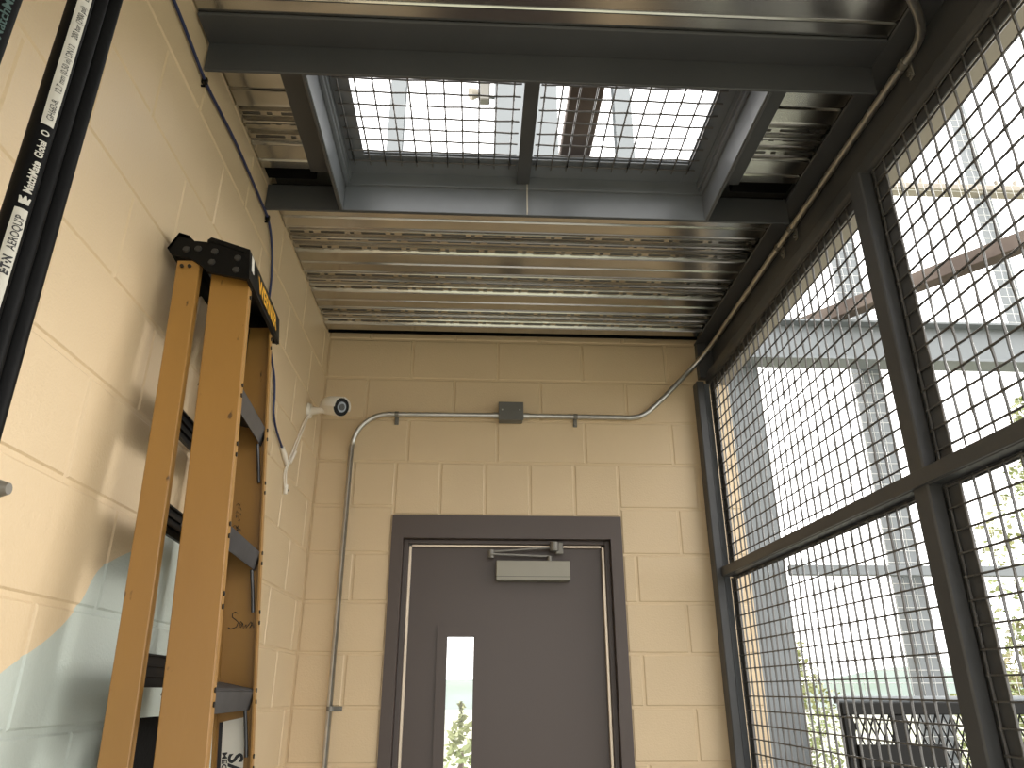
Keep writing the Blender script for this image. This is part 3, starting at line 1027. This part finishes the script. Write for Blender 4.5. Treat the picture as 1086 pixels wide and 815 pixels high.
hA = hose(A0[0], A0[1], RA, 'black hydraulic hose with printed white stripes, leftmost of the bundle of three')
mb = MB()
mb.cur = 0
stripe(mb, 1.70, 1.960, R(31), A0, RA)
stripe(mb, 2.072, 2.62, R(31), A0, RA)
mb.cur = 1
htext(mb, 'E·T·N', .0115, 1.880, A0, RA, .0006, .022)
htext(mb, 'AEROQUIP', .0115, 1.909, A0, RA, .0001, .042)
htext(mb, 'GH663-8,', .0098, 2.079, A0, RA, .0, .030)
htext(mb, '12.7 mm (0.50 in) DN12', .0098, 2.118, A0, RA, .0, .074)
htext(mb, '200 bar (2900 psi)', .0098, 2.202, A0, RA, .0, .052)
htext(mb, 'EN853 1SN', .0098, 2.264, A0, RA, .0, .034)
mb.cur = 0
htext(mb, 'MatchMate', .0115, 1.980, A0, RA, .0004, .042)
htext(mb, 'Global', .0115, 2.027, A0, RA, .0003, .023)
htext(mb, 'O', .0115, 2.057, A0, RA, .0003, .007)
crown = [(0, -.0050), (.0030, -.0052), (.0030, .0052), (0, .0050)]
def cr_(u, v): return onhose(1.966 + u, -v / RA, A0, RA + .0009)
mb.add([cr_(u, v) for u, v in crown], [(0, 1, 2, 3)])
mb.add([cr_(u, v) for u, v in ((.0030, -.0052), (.0085, -.0058), (.0085, -.0040), (.0048, -.0022), (.0095, -.0008), (.0095, .0008), (.0048, .0022), (.0085, .0040), (.0085, .0058), (.0030, .0052))], [(0, 1, 2, 3), (3, 4, 5, 6), (6, 7, 8, 9), (0, 3, 6, 9)])
pr = mb.build('print', [m_hlabel, m_ink], hA)
pr['label'] = 'white printed stripes and lettering'
# the other two of the bundle
hose(-.500, .7150, .0125, 'plain black hydraulic hose in the middle of the bundle of three')
hose(-.500, .7415, .0125, 'plain black hydraulic hose, rightmost of the bundle of three')
cD = (-.50, .583)
hD = hose(cD[0], cD[1], .013, 'black hydraulic hose with faded teal print in the top left corner', True)
mb = MB()
htext(mb, 'MatchMate Global', .0115, 2.09, cD, .013, .0002, .12)
pr = mb.build('print', [m_teal], hD)

# ------------------------------------------------------------------ outside structure beyond the mesh
column(1.275, 3.33, -4.0, 3.9, .155, .15, 'broad grey column just beyond the mesh, next to the end of the cream wall')
column(1.940, 3.33, -4.0, 5.5, .098, .10, 'slim grey column outside, seen through the far mesh panels behind the middle post', tube=True)
column(2.84, 3.36, -4.0, 5.5, .055, .08, 'thin light grey column outside at the right edge of the view', tube=True)
mb = MB()
mb.bbox(1.20, 3.6, 3.13, 3.25, 2.945, 2.957, .001)
mb.bbox(1.20, 3.6, 3.13, 3.25, 3.145, 3.157, .001)
mb.box(1.20, 3.6, 3.184, 3.192, 2.957, 3.145)
tag(mb.build('outdoor_beam', m_outsteel), 'light grey steel I beam crossing outside beyond the mesh wall, level with the post top', 'steel beam')
mb = MB(); mb.bbox(1.36, 3.6, 3.20, 3.24, 1.947, 1.990, .002)
tag(mb.build('outdoor_rail', m_outsteel), 'thin light grey rail crossing outside at mid height beyond the lower mesh panels', 'steel rail')
mb = MB()
a = Vector((1.25, 3.79, 3.193)); b_ = Vector((2.9, 1.586, 3.193)); d_ = (b_ - a).normalized(); s_ = Vector((-d_.y, d_.x, 0))
mb.obox((a + b_) / 2, d_, s_, (0, 0, 1), (b_ - a).length / 2, .035, .035)
tag(mb.build('timber_beam', m_timber, bevel=.004), 'brown timber beam slanting across the view outside above the grey I beam', 'beam')
mb = MB(); mb.bbox(2.2, 4.6, 3.28, 3.36, 4.075, 4.11, .002)
for k in range(22): mb.bbox(2.25 + k * .11, 2.262 + k * .11, 3.31, 3.33, 4.11, 4.17, .001)
tag(mb.build('roof_edge_rail', m_tan), 'thin tan rail with small upright pins high outside beyond the near mesh panel', 'rail')

for (za, zb, lab) in ((.02, 1.945, 'pale outer wire mesh screen below the thin grey outdoor rail'), (1.992, 2.943, 'pale outer wire mesh screen between the thin grey rail and the grey I beam'),
                      (3.160, 4.60, 'pale outer wire mesh screen above the grey I beam')):
    mb = MB()
    us = [1.375 + .0508 * i for i in range(int(2.2 / .0508))]
    vs_ = [za + .02 + .0508 * i for i in range(int((zb - za - .02) / .0508) + 1)]
    weave(mb, us, vs_, 1.358, 3.58, za, zb, lambda u, v, d: (u, 3.262 + d, v), r=.0014, amp=.001, n=4)
    tag(mb.build('outer_mesh_screen', m_palewire), lab, 'mesh panel', 'outer mesh screens')

# expanded metal guard outside
gd = thing('guard_gate', (1.6, 3.0, 0), 'dark steel guard gate with expanded metal infill outside the lower mesh panel', 'gate')
yg = 2.98
mb = MB()
mb.bbox(1.385, 2.30, yg, yg + .03, 1.400, 1.443, .003)
mb.bbox(1.385, 1.425, yg, yg + .03, .0, 1.400, .003)
mb.bbox(2.26, 2.30, yg, yg + .03, .0, 1.400, .003)
mb.bbox(1.58, 1.632, yg + .004, yg + .034, .0, 1.400, .003)
mb.bbox(1.42, 1.75, yg - .012, yg + .0, 1.225, 1.300, .002)
mb.bbox(1.42, 1.60, yg - .012, yg + .0, 1.10, 1.225, .002)
mb.build('frame', m_outdark, gd)
mb = MB()
x = 1.42
px_, pz_ = .030, .080
nx = int((2.26 - 1.42) / px_)
for i in range(nx):
    for j in range(17):
        x0_ = 1.42 + i * px_ ; z0_ = 1.40 - (j + 1) * pz_
        for (p1, p2) in (((x0_, z0_), (x0_ + px_ / 2, z0_ + pz_ / 2)), ((x0_ + px_ / 2, z0_ + pz_ / 2), (x0_ + px_, z0_)),
                         ((x0_ + px_ / 2, z0_ + pz_ / 2), (x0_, z0_ + pz_)), ((x0_ + px_ / 2, z0_ + pz_ / 2), (x0_ + px_, z0_ + pz_))):
            mb.tube([(p1[0], yg + .017, p1[1]), (p2[0], yg + .015, p2[1])], .0034, 4, cap=False)
mb.build('expanded_metal', m_outdark, gd)
mb = MB(); mb.tube([(1.385, yg + .05, 1.452), (2.95, yg + .05, 1.452)], .014, 10)
tag(mb.build('handrail', m_outsteel), 'pale grey handrail tube just above the dark guard gate', 'handrail')
# walkway that carries them
mb = MB(); mb.bbox(1.502, 4.2, .5, 3.6, -.12, 0, .005); mb.build('floor', m_floor, kind='structure')


# ------------------------------------------------------------------ ground, hills, trees
mb = MB(); mb.box(-150, 300, -60, 400, -4.3, -4.0); mb.build('ground', m_ground, kind='structure')
def hill(x0, x1, y, hgt, label, dpth=60):
    mb = MB(); n = 40; vs = []
    for i in range(n + 1):
        u = i / n; x = x0 + (x1 - x0) * u
        hh = hgt * (.55 + .25 * math.sin(u * 7 + hgt) + .2 * math.sin(u * 17 + 2)) * math.sin(math.pi * min(1, u * 1.0)) ** .4
        for k, (dy, s_) in enumerate(((-dpth, 0), (-dpth * .4, .65), (0, 1), (dpth * .6, .5), (dpth, 0))):
            vs.append((x, y + dy, -4.05 + (hh + 4) * s_))
    fs = [(i * 5 + k, (i + 1) * 5 + k, (i + 1) * 5 + k + 1, i * 5 + k + 1) for i in range(n) for k in range(4)]
    mb.add(vs, fs, True)
    return tag(mb.build('hill', m_hill), label, 'hill')
hill(-60, 260, 300, 14, 'long low blue-grey hill on the horizon beyond the mesh')


def tree(x, y, h_, rad, label, m, nleaf=1500, cat='tree', name='tree', zlo=-4.0, crown=.35, ls=.07):
    t_ = thing(name, (x, y, zlo), label, cat, 'trees and shrubs outside')
    mb = MB()
    mb.tube([(x, y, zlo), (x + .05, y, zlo + h_ * .5), (x, y + .05, zlo + h_ * .92)], .1, 8, rs=[h_ * .022, h_ * .015, h_ * .004])
    br = []
    for k in range(14):
        z = zlo + h_ * (crown + (1 - crown) * random.random() * .9)
        a = random.uniform(0, 6.283); l_ = rad * (1.15 - (z - zlo) / h_) * 1.1
        e = (x + math.cos(a) * l_, y + math.sin(a) * l_, z + l_ * .35)
        mb.tube([(x, y, z - .1), e], .02, 5, rs=[h_ * .006, h_ * .002]); br.append(e)
    mb.build('trunk', m_bark, t_)
    mb = MB()
    for k in range(nleaf):
        u = random.random() ** .8
        z = zlo + h_ * (crown + (1 - crown) * u)
        rr_ = rad * (math.sin(math.pi * min(1, .12 + u * .9)) ** .7) * math.sqrt(random.random()) * (1 + .25 * math.sin(u * 20 + x))
        a = random.uniform(0, 6.283)
        c = Vector((x + math.cos(a) * rr_, y + math.sin(a) * rr_, z + random.uniform(-.1, .1)))
        d1 = Vector((random.gauss(0, 1), random.gauss(0, 1), random.gauss(0, .6))).normalized()
        d2 = d1.cross(Vector((random.gauss(0, 1), random.gauss(0, 1), random.gauss(0, 1)))).normalized()
        s = ls * random.uniform(.6, 1.3)
        mb.add([c - d1 * s, c + d2 * s * .45, c + d1 * s, c - d2 * s * .45], [(0, 1, 2, 3)])
    mb.build('foliage', m, t_)
    return t_


tree(6.7, 8.0, 9.0, 1.35, 'leafy green tree outside at the right edge, beyond the near mesh panels', m_leaf, 5200, ls=.055, crown=.2)
tree(7.9, 10.5, 6.6, 1.5, 'bushy olive tree outside at the right edge, behind the leafy tree', m_leaf2, 4200, crown=.15, ls=.06)
tree(3.85, 9.5, 6.3, .8, 'slim green shrub outside, just right of the broad grey column', m_leaf, 4200, 'shrub', 'shrub', crown=.1, ls=.05)
tree(-.1, 6.5, 5.35, .55, 'small leafy shrub seen through the narrow door window', m_leaf, 1000, 'shrub', 'shrub', crown=.3, ls=.045)
tree(9.9, 14.5, 6.0, 2.2, 'wide green tree outside, lower right beyond the dark guard gate', m_leaf, 4200, crown=.1, ls=.08)
